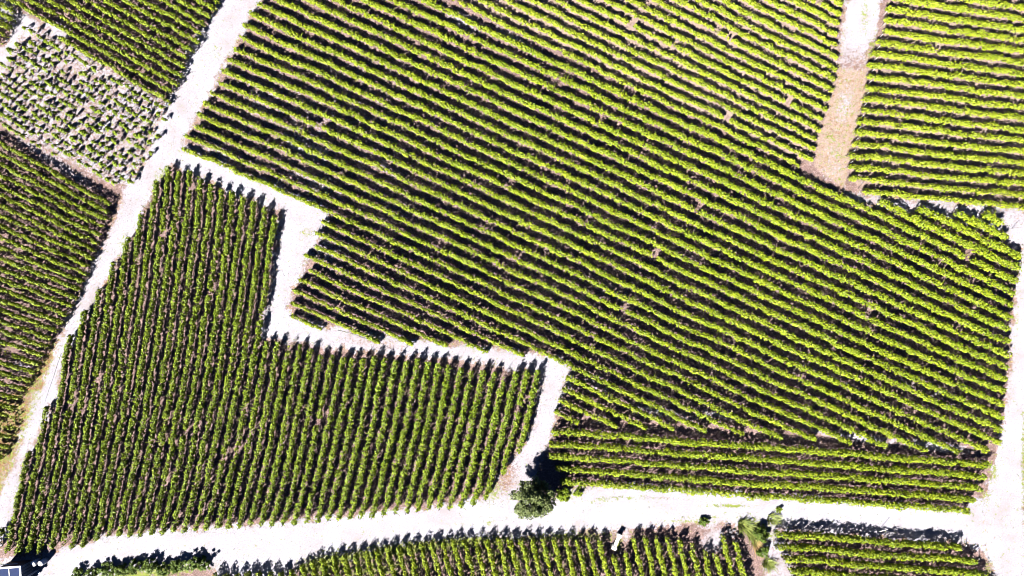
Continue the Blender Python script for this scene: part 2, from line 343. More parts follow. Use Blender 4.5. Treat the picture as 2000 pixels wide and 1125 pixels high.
def row_foliage(pts, hw, top, bottom, dens, lsize, shoots, shoot_len, gap, rs, gx=None):
    """pts Mx2 metres. Leaves of a trained vine hedge: one plant about every metre, each with its own vigour, shoots that stray"""
    seg = np.diff(pts, axis=0); L = np.hypot(seg[:, 0], seg[:, 1]); S = np.concatenate([[0], np.cumsum(L)]); T = S[-1]
    nv = max(2, int(T / 1.05)); vig = np.clip(rs.normal(1, .22, nv + 2), .35, 1.5); dead = rs.rand(nv + 2) < gap
    vig[dead] *= rs.uniform(0, .5, dead.sum()); latj = rs.normal(0, .07, nv + 2)
    def at(s):
        x = np.interp(s, S, pts[:, 0]); y = np.interp(s, S, pts[:, 1])
        i = np.clip(np.searchsorted(S, s) - 1, 0, len(L) - 1); t = seg[i] / L[i][:, None]
        return x, y, np.stack([-t[:, 1], t[:, 0]], -1), t
    ncl = int(T * dens * 1.25 / 4); n = ncl * 4
    s = np.clip(np.repeat(rs.rand(ncl) * T, 4) + rs.normal(0, .07, n), 0, T)
    iv = np.clip((s / T * nv), 0, nv - 1e-3); i0 = iv.astype(int); vg = vig[i0] * (0.72 + .28 * np.cos((iv - i0 - .5) * 2 * np.pi * .5))
    ang = np.repeat(rs.rand(ncl) * np.pi * 1.2 - np.pi * .1, 4) + rs.normal(0, .12, n)           # position around the cross-section, 0..pi = over the top
    rad = np.repeat(np.sqrt(.30 + .70 * rs.rand(ncl) ** .8) * rs.uniform(.85, 1.18, ncl), 4)
    keep = np.repeat(rs.rand(ncl), 4) < vg / 1.15; s, vg, i0, ang, rad = s[keep], vg[keep], i0[keep], ang[keep], rad[keep]; n = len(s)
    x, y, nn, tt = at(s)
    hw0, top0 = hw, top
    gf = (lambda xx: 1.0) if gx is None else (lambda xx: np.clip(1 + .26 * (xx + gx) / 77, .7, 1.3))
    hw, top = hw0 * gf(x), top0 * gf(x)
    lat = np.cos(ang) * rad * hw * (.55 + .55 * vg) + latj[i0]
    z = bottom + (top * (.80 + .22 * vg) - bottom) * (0.42 + .58 * np.sin(ang) * rad)
    lat += rs.normal(0, .04, n); z = np.maximum(z, .25) + rs.normal(0, .05, n)
    pos = np.stack([x + nn[:, 0] * lat, y + nn[:, 1] * lat, z], -1)
    nr = np.stack([nn[:, 0] * np.cos(ang) * .9, nn[:, 1] * np.cos(ang) * .9, np.abs(np.sin(ang)) + .35], -1) + rs.normal(0, .55, (n, 3))
    az = rs.normal(0, 1, (n, 3)); az[:, 2] -= .5
    size = lsize * 1.12 * rs.uniform(.65, 1.35, n)
    P, Nn, A, Sz = [pos], [unit(nr)], [unit(az)], [size]
    # oversized filler leaves inside the hedge, added to block sun and deepen row shadows
    n = int(T * 38); s = rs.rand(n) * T; i0 = np.clip((s / T * nv).astype(int), 0, nv - 1); kp = rs.rand(n) < np.minimum(1, vig[i0] * 1.3); s, i0 = s[kp], i0[kp]; n = len(s)
    x, y, nn, tt = at(s); hw, top = hw0 * gf(x), top0 * gf(x); lat = rs.normal(0, 1, n) * hw * .30 + latj[i0]; z = bottom * .6 + (top * .86 - bottom * .7) * rs.rand(n)
    P.append(np.stack([x + nn[:, 0] * lat, y + nn[:, 1] * lat, z], -1)); Nn.append(unit(np.concatenate([nn, np.full((n, 1), .3)], 1) + rs.normal(0, .6, (n, 3)))); A.append(unit(rs.normal(0, 1, (n, 3)))); Sz.append(rs.uniform(.30, .44, n))
    m = int(T * shoots)
    if m:
        ss_ = rs.rand(m) * T; k = np.clip((ss_ / T * nv).astype(int), 0, nv - 1); ok = vig[k] > .3; ss_ = ss_[ok]; m = len(ss_)
        x, y, nn, tt = at(ss_); hw, top = hw0 * gf(x), top0 * gf(x); th = rs.rand(m) * 2 * np.pi
        side = np.cos(th)[:, None] * nn + np.sin(th)[:, None] * tt * .6
        ln = shoot_len * rs.uniform(.4, 1.25, m); rise = rs.uniform(-.25, .55, m)
        k = 7
        for j in range(k):
            u = (j + .5) / k
            p = np.stack([x + side[:, 0] * (hw * .3 + ln * u), y + side[:, 1] * (hw * .3 + ln * u), top * .93 + rise * ln * u - .35 * ln * u * u], -1) + rs.normal(0, .025, (m, 3))
            P.append(p); Nn.append(unit(np.stack([rs.normal(0, .45, m), rs.normal(0, .45, m), np.ones(m)], -1)))
            sg = 1 if j % 2 else -1
            A.append(unit(np.concatenate([side + sg * np.stack([-side[:, 1], side[:, 0]], -1) * .9, np.full((m, 1), -.1)], 1)))
            Sz.append(lsize * (.95 - .45 * u) * rs.uniform(.75, 1.2, m))
    return leaf_mesh(np.concatenate(P), np.concatenate(Nn), np.concatenate(A), np.concatenate(Sz)), (S, T)

ORD = ('first second third fourth fifth sixth seventh eighth ninth tenth eleventh twelfth thirteenth fourteenth fifteenth sixteenth seventeenth eighteenth nineteenth twentieth '
       'twenty-first twenty-second twenty-third twenty-fourth twenty-fifth twenty-sixth twenty-seventh twenty-eighth twenty-ninth thirtieth thirty-first thirty-second thirty-third thirty-fourth thirty-fifth '
       'thirty-sixth thirty-seventh thirty-eighth thirty-ninth fortieth forty-first forty-second forty-third forty-fourth forty-fifth forty-sixth forty-seventh forty-eighth forty-ninth fiftieth fifty-first fifty-second fifty-third').split()

def vine_row(px, label, group, mat, prm, rs):
    """px Mx2 traced canopy line. thing > foliage, trellis_post (ends), stems"""
    hw, top, bottom, dens, ls, sh, sl, gap = prm
    g = W(px, top * .85)
    # slight waver of the planting line
    n = len(g); g = g + np.stack([vnoise(g[:, 0], g[:, 1], 5, 21) - .5, vnoise(g[:, 0], g[:, 1], 5, 22) - .5], -1) * .28
    o0 = g[0].copy(); loc = g - o0
    root = link('vine_row', None, None, (o0[0], o0[1], 0)); root.empty_display_size = .3
    tag(root, label, 'vine row', group)
    (v, f), (S, T) = row_foliage(loc, hw, top, bottom, dens, ls, sh, sl, gap, rs, o0[0] if 'central' in group else None)
    link('foliage', mesh_tris('foliage', v, f, mat), root)
    mb = MB()
    def q(s): return np.interp(s, S, loc[:, 0]), np.interp(s, S, loc[:, 1])
    k = int(T / 1.05)
    for i in range(k):
        x, y = q((i + .5) * T / k); a = rs.uniform(-.1, .1); b = rs.uniform(-.1, .1)
        mb.tube([(x, y, -.05), (x + a, y + b, top * .35), (x + a * .3, y + b * .3, top * .7)], [.035, .025, .015], 4)
    for zz in (top * .45, top * .78):
        mb.tube([(*q(t), zz) for t in np.linspace(0, T, max(2, int(T / 6)))], [.006] * max(2, int(T / 6)), 3)
    mb.build('stems_and_wires', M_bark, root)
    for e, sg in ((0, -1), (T, 1)):
        x, y = q(e); x2, y2 = q(abs(e - 1.0)); d = Vector((x - x2, y - y2)); d.normalize()
        pb = MB(); bx, by = x - d.x * .15, y - d.y * .15
        pb.tube([(bx, by, -.1), (bx + d.x * .35, by + d.y * .35, top * rs.uniform(.85, 1.0))], [.045, .04], 6)
        pb.build('end_post', M_wood, root)
    return root

def family(axis, cols, deg):
    """returns f(k) -> function coordinate -> other coordinate"""
    c = np.array([q[0] for q in cols], float)
    def make(k):
        vals = np.array([a + p * k for _, a, p in cols]); return np.polynomial.Polynomial.fit(c, vals, deg)
    return make
BLK = []   # name, axis, family, k-range, polygon, material, params, label function, group
lowE = (.36, 1.60, .45, 62, .20, 1.3, .45, .015)
BLK.append(('E', 'x', family('x', [(460,-172,26.5),(750,-37,26.44),(1150,153,26.05),(1550,339,26.6),(1850,487,25.6),(1950,530,25.6)], 3), range(-4, 30),
  [(640,-200),(545,-90),(510,-12),(487,24),(465,66),(452,90),(440,108),(431,133),(424,157),(408,176),(396,194),(384,214),(379,240),(360,257),(351,280),(352,290),(440,333),(560,390),(648,428),(626,430),(612,455),(611,483),(592,497),(602,525),(579,543),(570,563),(563,591),(553,607),(585,632),(622,645),(640,640),(710,668),(785,672),(848,676),(925,685),(1000,694),(1070,704),(1112,722),(1098,752),(1091,778),(1080,800),(1085,815),(1131,828),(1205,836),(1380,842),(1535,858),(1600,862),(1650,867),(1730,872),(1800,881),(1860,882),(1916,886),(1958,866),
   (1960,814),(1966,762),(1973,700),(1974,643),(1984,590),(1988,547),(1992,520),(1998,498),(1968,470),(1962,430),(1930,416),(1875,412),(1850,418),(1792,404),(1770,414),(1724,392),(1690,404),(1590,352),(1550,330),(1150,143),(800,-20),(700,-200)],
  M_leafE, None, None, 'vine rows of the large central vineyard'))
BLK.append(('F', 'x', family('x', [(1000,51,-24.0),(1150,126,-23.5),(1550,316,-22.6),(1650,364,-22.3)], 1), range(0, 24), P_F[:9] + [(1588,318),(1560,326),(1500,296),(1150,132),(850,-10),(640,-150)], M_leafF,
  (.30, .95, .28, 74, .20, .8, .30, .02), lambda i: 'low yellow green vine row in the pale top field, %s above the dark central vineyard' % ORD[i], 'vine rows of the pale top field'))
BLK.append(('G', 'x', family('x', [(1700,373,-22.7),(1850,390.7,-22.35),(2000,402,-21.6)], 1), range(0, 23), [(1745,-150),(1735,-20),(1731,14),(1728,36),(1724,59),(1713,78),(1699,103),(1695,124),(1692,146),(1688,171),(1684,192),(1680,213),(1673,237),(1670,260),(1665,281),(1659,304),(1656,325),(1657,352),(1684,362),(1688,380),(1850,400),(2130,430),(2130,-150)], M_leafF,
  (.38, 1.22, .30, 92, .19, .5, .25, .0), lambda i: 'neat level vine row in the top right field, %s row up from its lower edge' % ORD[i], 'vine rows of the top right field'))
BLK.append(('H', 'x', family('x', [(1080,843,23.8),(1400,868,24.4),(1550,878,24.1),(1850,899,23.7),(1940,910,23.5)], 1), range(0, 5), [(1082,830),(1076,848),(1070,869),(1066,880),(1078,905),(1088,920),(1094,950),(1888,1010),(1909,978),(1927,951),(1927,931),(1937,912),(1937,890)], M_leafE,
  (.45, 1.75, .40, 100, .22, 3.6, .55, .0), lambda i: 'bushy vine row in the narrow wedge above the bottom track, %s from the top' % ORD[i], 'vine rows of the wedge above the bottom track'))
BLK.append(('J', 'x', family('x', [(1518,1044,23.3),(1880,1072,24.2)], 1), range(0, 6), [(1516,1035),(1514,1070),(1532,1088),(1542,1113),(1560,1190),(1975,1190),(1925,1116),(1909,1093),(1877,1070),(1870,1050)], M_leafE,
  (.44, 1.95, .40, 100, .22, 3.4, .5, .0), lambda i: 'leafy vine row in the bottom right corner block, %s row below the track' % ORD[i], 'vine rows of the bottom right block'))
BLK.append(('A', 'x', family('x', [(0,8,-20.8),(200,122,-20.8),(400,236,-20.8)], 1), range(0, 13), [(-150,-150),(560,-150),(440,-15),(427,7),(412,25),(405,45),(394,61),(389,80),(377,96),(366,112),(360,133),(355,149),(344,168),(335,182),(329,200),(300,180),(112,75),(112,62),(35,18),(8,4),(-30,-20),(-150,-80)], M_leafA,
  (.28, 1.35, .40, 74, .20, .9, .35, .02), lambda i: 'narrow vine row in the top left block, %s row above the small bush vines' % ORD[i], 'vine rows of the top left block'))
BLK.append(('K', 'x', family('x', [(0,28,18),(30,44,18)], 1), range(-1, 4), [(-100,-60),(0,2),(22,18),(28,30),(20,52),(4,75),(-40,120),(-100,160)], M_leafA,
  (.42, 1.5, .3, 55, .2, .9, .4, .15), lambda i: 'short vine row stub at the very top left corner, %s from the top' % ORD[i], 'vine rows of the top left corner'))
BLK.append(('C', 'x', family('x', [(0,279,20.5),(100,335,19.2)], 1), range(0, 24), P_C, M_leafA,
  (.26, 1.45, .42, 70, .19, .8, .35, .03), lambda i: 'vine row in the block on the left edge, %s row below the small bush vines' % ORD[i], 'vine rows of the left edge block'))
BLK.append(('CS', 'x', family('x', [(0,279,20.5),(100,335,19.2)], 1), range(24, 33), P_C, M_leafA,
  (.30, 1.3, .35, 42, .19, .6, .4, .30), lambda i: 'patchy short vine row on the dry ochre ground at left, %s of them downward' % ORD[i], 'patchy vine rows on the dry ground at left'))
P_D = [(301,356),(312,340),(327,320),(340,328),(351,331),(375,330),(391,347),(410,358),(428,364),(457,372),(470,380),(494,390),(515,400),(530,412),(550,432),(549,450),(536,540),(520,610),(512,668),(536,661),(560,672),(580,668),(595,668),(615,690),(640,690),(700,700),(730,695),(760,700),(790,708),(810,692),(835,707),(870,712),(910,722),(950,722),(990,730),(1030,722),(1062,722),
       (1068,735),(1053,780),(1035,840),(1009,895),(992,912),(974,940),(952,975),(923,990),(880,1000),(834,1000),(791,1005),(752,1010),(700,1014),(606,1022),(500,1031),(450,1033),(393,1038),(368,1040),(304,1047),(261,1050),(200,1050),(168,1064),(150,1074),(132,1073),(110,1070),(85,1080),(62,1082),(41,1085),(18,1087),(0,1075),(-40,1090),(-60,1030),(0,1030),(18,1000),(24,960),(38,900),(47,880),(60,890),(88,800),(95,785),(112,740),(120,682),(153,622),(185,576),(213,526),(237,476),(262,444),(276,404)]
BLK.append(('D', 'y', family('y', [(400,147,21.7),(735,99.6,21.6),(830,85,21.35),(1040,40,21.2)], 2), range(-4, 46), P_D, M_leafD, None, None, 'vine rows of the lower left vineyard'))
P_I = [(395,1122),(470,1120),(560,1117),(590,1098),(620,1092),(700,1080),(780,1066),(900,1054),(1000,1052),(1090,1052),(1180,1052),(1186,1084),(1215,1090),(1232,1050),(1245,1048),(1340,1054),(1365,1078),(1380,1080),(1410,1082),(1412,1042),(1426,1040),(1444,1070),(1470,1100),(1500,1190),(380,1190)]
BLK.append(('I', 'y', family('y', [(1060,401,22.05),(1120,414,22.1)], 1), range(0, 48), P_I, M_leafE,
  (.31, 1.85, .40, 84, .21, 1.6, .45, .02), None, 'vine rows below the bottom track'))

counts = {}; NL = 0
for name, axis, fam, ks, poly, mat, prm, lab, group in BLK:
    poly = np.array(poly, float); i = 0
    for k in ks:
      if True:
        fn = fam(k)
        if axis == 'x':
            lo, hi = poly[:, 0].min(), poly[:, 0].max(); c = np.arange(lo, hi, 4.0); P = np.stack([c, fn(c)], -1)
        else:
            lo, hi = poly[:, 1].min(), poly[:, 1].max(); c = np.arange(lo, hi, 4.0); P = np.stack([fn(c), c], -1)
        ins = seg_dist(P, poly) > 0
        ins &= (P[:, 0] > -130) & (P[:, 0] < 2130) & (P[:, 1] > -110) & (P[:, 1] < 1235)
        runs = []
        if ins.sum() < 4: continue
        w = np.flatnonzero(ins); runs = np.split(w, np.flatnonzero(np.diff(w) > 8) + 1); runs = [r for r in runs if len(r) >= 4]
        if not runs: continue
        if name != 'E' or k < 20: runs = [max(runs, key=len)]
        runs = [r for r in runs if len(r) >= 8 or len(runs) == 1]
      for ri, run in enumerate(runs):
        Pr = P[run[0]:run[-1] + 1]
        vis = ((Pr[:, 0] > -6) & (Pr[:, 0] < 2006) & (Pr[:, 1] > -6) & (Pr[:, 1] < 1130)).any()
        if not vis and name not in ('A', 'F', 'G', 'J'): continue
        if not vis and i > 40: continue
        rs = np.random.RandomState(abs(hash((name, k))) % 9999 if False else (ord(name[0]) * 97 + k * 13 + 500) % 99991)
        pr = prm; mt = mat
        if name == 'E':
            mx = Pr[:, 0].mean() / 2000; my = Pr[:, 1].mean() / 1125; hh = .74 + .35 * mx + .50 * my; pr = (.17 + .25 * mx, hh, .35, 66 + 36 * mx, .20 + .03 * mx, 1.4 + 3.2 * mx, .42 + .28 * mx, .012 - .01 * mx)
            nm = k - (-4)
            if k < 0: label = 'short vine row at the top right tip of central vineyard, %s from its corner' % ORD[k + 4]
            elif k < 20: label = 'long vine row of the large central vineyard, %s below the pale top fields' % ORD[k]
            elif ri == 0 and Pr[0, 0] < 1050: label = 'vine row in the lower part of the central vineyard, %s below the stepped corner' % ORD[k - 20]
            else: label = 'vine row stretch above the wedge, starting right of the chalk path, %s down' % ORD[k - 20]
        elif name == 'D':
            mx = k / 45; pr = (.27 + .11 * mx, 1.35 + .6 * mx, .40, 78, .20 + .02 * mx, 2.2 + 2.2 * mx, .45 + .15 * mx, .02)
            label = 'upright leafy vine row of the lower left vineyard, %s row from the left path' % ORD[i]
        elif name == 'I':
            label = 'slanting vine row cut by the bottom edge, %s row from the left hedge' % ORD[i]
        else: label = lab(i)
        vine_row(Pr, label, group, mt, pr, rs); i += 1
    counts[name] = i

# ------------------------------------------------------------------ small free-standing bush vines of the upper left block
def bush_meshes(seed):
    rs = np.random.RandomState(seed); n = 120
    th = rs.rand(n) * 2 * np.pi; r = np.sqrt(rs.rand(n)) * (.75 + .35 * np.cos(th * rs.randint(2, 4) + rs.rand() * 6)); ax = rs.uniform(.33, .55); ay = rs.uniform(.30, .45)
    z = .5 + 1.0 * (1 - r ** 2 * .8) * rs.uniform(.6, 1.05, n)
    pos = np.stack([np.cos(th) * r * ax, np.sin(th) * r * ay, z], -1)
    nr = unit(np.stack([np.cos(th) * r, np.sin(th) * r, np.full(n, .8)], -1) + rs.normal(0, .4, (n, 3)))
    v, f = leaf_mesh(pos, nr, unit(rs.normal(0, 1, (n, 3))), .23 * rs.uniform(.7, 1.3, n))
    fol = mesh_tris('foliage', v, f, M_leafD)
    mb = MB(); mb.tube([(0, 0, -.05), (.03, .02, .35), (0, -.03, .8)], [.05, .04, .02], 6)
    for a in (0, 2.1, 4.2): mb.tube([(.02, 0, .4), (math.cos(a) * .22, math.sin(a) * .2, .85)], [.022, .01], 5)
    me = bpy.data.meshes.new('trunk'); me.from_pydata(mb.v, [], mb.f); me.materials.append(M_bark)
    return fol, me
protos = []
for s in range(7):
    fo, tr = bush_meshes(s + 40)
    protos.append((fo, tr))
poly = np.array(P_B, float); nb = 0; first = {}
slope = .575; d = np.array([1, slope]) / math.hypot(1, slope)
for j in range(1, 19):
    row = []
    for t in np.arange(-90, 420, 13.6):
        x0 = t + RS.normal(0, 1.6); y0 = 8 + 19.2 * j + x0 * (slope + .004 * j) + RS.normal(0, 1.5)
        p = np.array([[x0, y0]])
        if seg_dist(p, poly)[0] > 1 and y0 < 372 and -60 < x0 and RS.rand() > .07: row.append((x0, y0))
    row.sort(key=lambda q: -q[0])
    for i, q in enumerate(row):
        vi = int(RS.randint(0, 7)); w = W(np.array(q), 1.1)
        if vi not in first:
            e = link('bush_vine', None); a = link('foliage', protos[vi][0], e); b = link('trunk', protos[vi][1], e); first[vi] = (e, a, b)
        else:
            e0, a0, b0 = first[vi]; e = e0.copy(); C.objects.link(e)
            for ch in (a0, b0):
                c = ch.copy(); C.objects.link(c); c.parent = e
        e.location = (w[0], w[1], 0); e.rotation_euler = (0, 0, RS.rand() * 6.28)
        s = RS.uniform(.75, 1.15); e.scale = (s, s, s * RS.uniform(.85, 1.1))
        tag(e, 'small bush vine on pale stony ground, %s from the right in the %s row down' % (ORD[min(i, 50)], ORD[j - 1]), 'vine', 'free standing bush vines'); nb += 1

# ------------------------------------------------------------------ tree and shrubs
def crown(name, R, Hc, z0, n_cl, n_leaf, ls, mat, rs, parent, squash=(1, 1)):
    """clumps of leaves at branch ends, spread unevenly through the crown"""
    cc = []
    for _ in range(n_cl):
        th = rs.rand() * 2 * np.pi; u = rs.rand() ** .55; zz = rs.rand()
        r = R * u * math.sqrt(max(.12, 1 - (zz * 1.15 - .35) ** 2)); cc.append((math.cos(th) * r * squash[0], math.sin(th) * r * squash[1], z0 + Hc * zz))
    cc = np.array(cc); P = []; Nn = []
    for c in cc:
        m = int(n_leaf * rs.uniform(.5, 1.4)); cr = R * rs.uniform(.16, .30)
        dv = unit(rs.normal(0, 1, (m, 3))); rr = cr * rs.rand(m)[:, None] ** .5
        P.append(c + dv * rr * [1, 1, .6]); Nn.append(unit(dv * .6 + [0, 0, .7] + rs.normal(0, .45, (m, 3))))
    P = np.concatenate(P); Nn = np.concatenate(Nn); P[:, 2] = np.maximum(P[:, 2], .05)
    v, f = leaf_mesh(P, Nn, unit(rs.normal(0, 1, P.shape)), ls * rs.uniform(.6, 1.35, len(P)))
    link(name, mesh_tris(name, v, f, mat), parent); return cc

rs = np.random.RandomState(5)
tw = W((1040, 972), 2.6)
tree = tag(link('walnut_tree', None, None, (tw[0], tw[1], 0)), 'round dark green tree on the upper edge of the bottom white track', 'tree')
cc = crown('crown', 2.9, 3.6, 1.9, 95, 95, .30, M_tree, rs, tree, (1.0, .95))
mb = MB(); mb.tube([(0, 0, -.2), (.05, 0, .9), (.1, .05, 2.0), (.05, .1, 3.6)], [.26, .2, .17, .08], 10)
for c in cc[::3]:
    a = Vector((.07, .05, min(max(c[2] * .55, 1.2), 3.0))); b = Vector(c); m = (a + b) / 2 + Vector((0, 0, .2)); mb.tube([a, m, b], [.08, .05, .02], 6)
mb.build('trunk', M_bark, tree, True)

SHR = [((150,1122),1.1,1.0,'leftmost low shrub of the hedge under the bottom track, cut by the photo edge'),
       ((178,1121),1.0,1.1,'second low shrub from the left in the hedge under the bottom track'),
       ((207,1116),1.2,1.2,'third shrub from the left in the hedge under the bottom track'),
       ((236,1114),1.1,1.2,'fourth shrub from the left in the hedge under the bottom track'),
       ((262,1109),1.2,1.3,'fifth shrub from the left in the hedge under the bottom track'),
       ((290,1106),1.2,1.4,'sixth shrub from the left in the hedge under the bottom track'),
       ((318,1112),1.1,1.2,'seventh shrub from the left, set lower, in the hedge under bottom track'),
       ((345,1105),1.2,1.3,'eighth shrub from the left in the hedge under the bottom track'),
       ((372,1102),1.2,1.4,'ninth shrub from the left in the hedge under the bottom track'),
       ((398,1101),1.1,1.4,'rightmost shrub of the hedge under the bottom track, beside bare chalk'),
       ((1487,1046),1.3,1.5,'leafy dark shrub beside the pale gap left of the bottom right block'),
       ((1490,1078),1.0,1.2,'smaller leafy shrub just below the dark shrub beside the pale gap'),
       ((1522,996),.45,.4,'small green bush alone on the white bottom track'),
       ((1375,1019),.8,.5,'low green bush on the lower edge of the track above the pale patch'),
       ((1100,968),1.1,.9,'yellow green shrub right of the round tree on the track edge'),
       ((1130,962),.8,.7,'small shrub at the end of the wedge vine rows by the track')]
for (p, R, Hc, lb) in SHR:
    w = W(p, Hc * .7); e = tag(link('shrub', None, None, (w[0], w[1], 0)), lb, 'shrub')
    m = M_shrub if p[0] not in (1100, 1130, 1522) else M_leafD
    cc = crown('foliage', R, Hc, .15, int(20 * R * R) + 8, 60, .18, m, rs, e, (rs.uniform(.85, 1.15), rs.uniform(.8, 1.1)))
    mb = MB()
    for c in cc[::4]: mb.tube([(0, 0, -.05), (c[0] * .5, c[1] * .5, c[2] * .6), tuple(c)], [.04, .025, .01], 5)
    mb.build('stems', M_bark, e)

# tufts of long grass (single clumps)
def tuft(p, R, n, Lb, mat, label, lean=(0, 0)):
    w = W(p, .4); r = np.sqrt(rs.rand(n)) * R; th = rs.rand(n) * 6.283
    x, y = np.cos(th) * r, np.sin(th) * r; ln = Lb * rs.uniform(.5, 1.2, n)
    dx = np.cos(th) * .6 + lean[0] + rs.normal(0, .25, n); dy = np.sin(th) * .6 + lean[1] + rs.normal(0, .25, n)
    n_ = n; wd = .06 + .05 * rs.rand(n); nxn = -dy; nyn = dx; q = np.hypot(nxn, nyn) + 1e-6; nxn, nyn = nxn / q * wd, nyn / q * wd
    def pt(u, s): return np.stack([x + dx * ln * u * u + nxn * s * (1 - u), y + dy * ln * u * u + nyn * s * (1 - u), ln * .8 * u * (1.25 - .55 * u)], -1)
    V = np.stack([pt(0, -1), pt(0, 1), pt(.55, 1), pt(.55, -1), pt(1, 0)], 1).reshape(-1, 3)
    i = np.arange(n)[:, None] * 5; f = np.concatenate([i + [[0, 1, 2]], i + [[0, 2, 3]], i + [[3, 2, 4]]], 1).reshape(-1, 3)
    return tag(link('grass_tuft', mesh_tris('grass_tuft', V, f, mat), None, (w[0], w[1], 0)), label, 'grass tuft', 'tufts of long grass')
tuft((1452,1026), .8, 130, 1.3, M_grass, 'long arching grass tuft right of the pale patch, on the track edge', (.6, -.4))
tuft((1470,1040), .8, 120, 1.4, M_grass, 'yellowish long grass tuft left of the dark shrub by the pale gap', (.5, -.6))
tuft((1478,1062), .6, 80, 1.1, M_straw, 'straw coloured tuft in front of the dark shrub beside the pale gap', (.3, -.6))
tuft((1500,1100), .7, 110, 1.1, M_grass, 'long grass tuft at the lower end of the pale gap', (.4, -.5))
tuft((1510,1015), .8, 120, .8, M_grass, 'grass tuft at the top of the pale gap, touching the track', (.5, -.1))

# ------------------------------------------------------------------ ground cover that nobody could count
def scatter(name, npts, chan, mat, size, up, thr, seed):
    r = np.random.RandomState(seed); P = np.stack([r.rand(npts) * 2200 - 100, r.rand(npts) * 1300 - 90], -1)
    cv, _, lum = cover(P); a = cv[:, chan]
    if chan == 3: a = a * (1.0)
    keep = r.rand(npts) < np.clip((a - thr) * 1.6, 0, 1); P = P[keep]; lum = lum[keep]; n = len(P)
    g = W(P); pos = np.stack([g[:, 0], g[:, 1], np.full(n, up)], -1) + r.normal(0, .01, (n, 3))
    nr = unit(np.stack([r.normal(0, .5, n), r.normal(0, .5, n), np.ones(n)], -1))
    v, f = leaf_mesh(pos, nr, unit(r.normal(0, 1, (n, 3))), size * r.uniform(.5, 1.4, n), .3)
    o = link(name, mesh_tris(name, v, f, mat)); o['kind'] = 'stuff'; tag(o, {3: 'low green weeds dotted over the verges, paths and between rows', 1: 'dry straw coloured grass along the path edges and left bank'}[chan], {3: 'weeds', 1: 'dry grass'}[chan])
scatter('green_weeds', 260000, 3, M_grass, .13, .05, .08, 3)
scatter('dry_grass', 160000, 1, M_straw, .12, .045, .15, 4)
# loose stones, clods: small tetra/octahedra
r = np.random.RandomState(8); n = 60000
P = np.stack([r.rand(n) * 2200 - 100, r.rand(n) * 1300 - 90], -1); cv, _, lum = cover(P)
keep = r.rand(n) < np.clip(cv[:, 0] * 1.1, .15, .8) * (1 - .75 * (lum > .9)); P = P[keep]; n = len(P); g = W(P)
sz = r.uniform(.02, .065, n); oc = np.array([(1,0,0),(0,1,0),(-1,0,0),(0,-1,0),(0,0,.8),(0,0,-.6)], float)
th = r.rand(n) * 6.28; cs, sn = np.cos(th), np.sin(th)
V = oc[None] * sz[:, None, None] * r.uniform(.6, 1.3, (n, 6, 1)); X = V[..., 0] * cs[:, None] - V[..., 1] * sn[:, None]; Y = V[..., 0] * sn[:, None] + V[..., 1] * cs[:, None]
V = np.stack([X + g[:, 0:1], Y + g[:, 1:2], V[..., 2] + .01], -1).reshape(-1, 3)
F = np.array([(0,1,4),(1,2,4),(2,3,4),(3,0,4),(1,0,5),(2,1,5),(3,2,5),(0,3,5)]); i = np.arange(n)[:, None, None] * 6
o = link('loose_stones', mesh_tris('loose_stones', V, (F[None] + i).reshape(-1, 3), M_rock)); o['kind'] = 'stuff'
tag(o, 'pale chalk stones and clods strewn over paths and rows', 'stones')

# ------------------------------------------------------------------ hut and barrels in the bottom left corner
hx, hy = W((32, 1122), 1.2); rz = math.radians(4)
hut = tag(link('garden_hut', None, None, (hx, hy, 0), rz), 'small hut with blue panelled roof and pale plank side, bottom left corner', 'hut')
HW, HD, HT = 3.3, 3.2, 2.5
mb = MB(); mb.box((0, HD / 2 - .05, HT / 2), (HW, .1, HT)); mb.box((-HW / 2 + .05, -.05, HT / 2), (.1, HD - .1, HT)); mb.box((0, -HD / 2 + .05, HT / 2), (HW - .2, .1, HT)); mb.build('wall', M_dark, hut)
mb = MB()
for i in range(7): mb.box((HW / 2 - .03 + .02 * (i % 2), -HD / 2 + .35 + i * .44, HT / 2), (.07, .34, HT - .08 * (i % 3)))
mb.build('plank_side', M_plank, hut)
mb = MB(); t = .26
mb.box((0, HD / 2 + .02, HT + .09), (HW + .3, t, .18), bev=.03); mb.box((0, -HD / 2 - .02, HT + .09), (HW + .3, t, .18), bev=.03)
mb.box((-HW / 2 - .02, 0, HT + .09), (t, HD - t + .03, .17), bev=.03); mb.box((HW / 2 + .02, 0, HT + .09), (t, HD - t + .03, .17), bev=.03); mb.box((0, 0, HT + .07), (.09, HD - t, .12))
mb.build('roof_frame', M_white, hut)
for s in (-1, 1):
    mb = MB(); mb.box((s * (HW / 4 + .0), 0, HT + .05), (HW / 2 - .22, HD - t - .02, .06), bev=.01)
    mb.build('roof_panel', M_blue, hut)
mb = MB(); mb.tube([(-HW / 2, HD / 2 + .35, HT - .25), (HW / 2 - .6, HD / 2 + .35, HT - .22)], [.05, .05], 8); mb.build('gutter', M_zinc, hut, True)
for i, (x, y) in enumerate(((60, 1120), (66, 1118))):
    w = W((x, y), 1.2); mb = MB(); mb.tube([(0, 0, -.1), (.06 * i, -.12, 2.3)], [.06, .05], 7)
    o = mb.build('leaning_pole', M_zinc if i else M_white); o.location = (w[0], w[1], 0)
    tag(o, ('white leaning pole next to the hut, the one nearer its planks', 'grey leaning pole beside the hut, the one nearer the barrels')[i], 'pole', 'poles beside the hut')
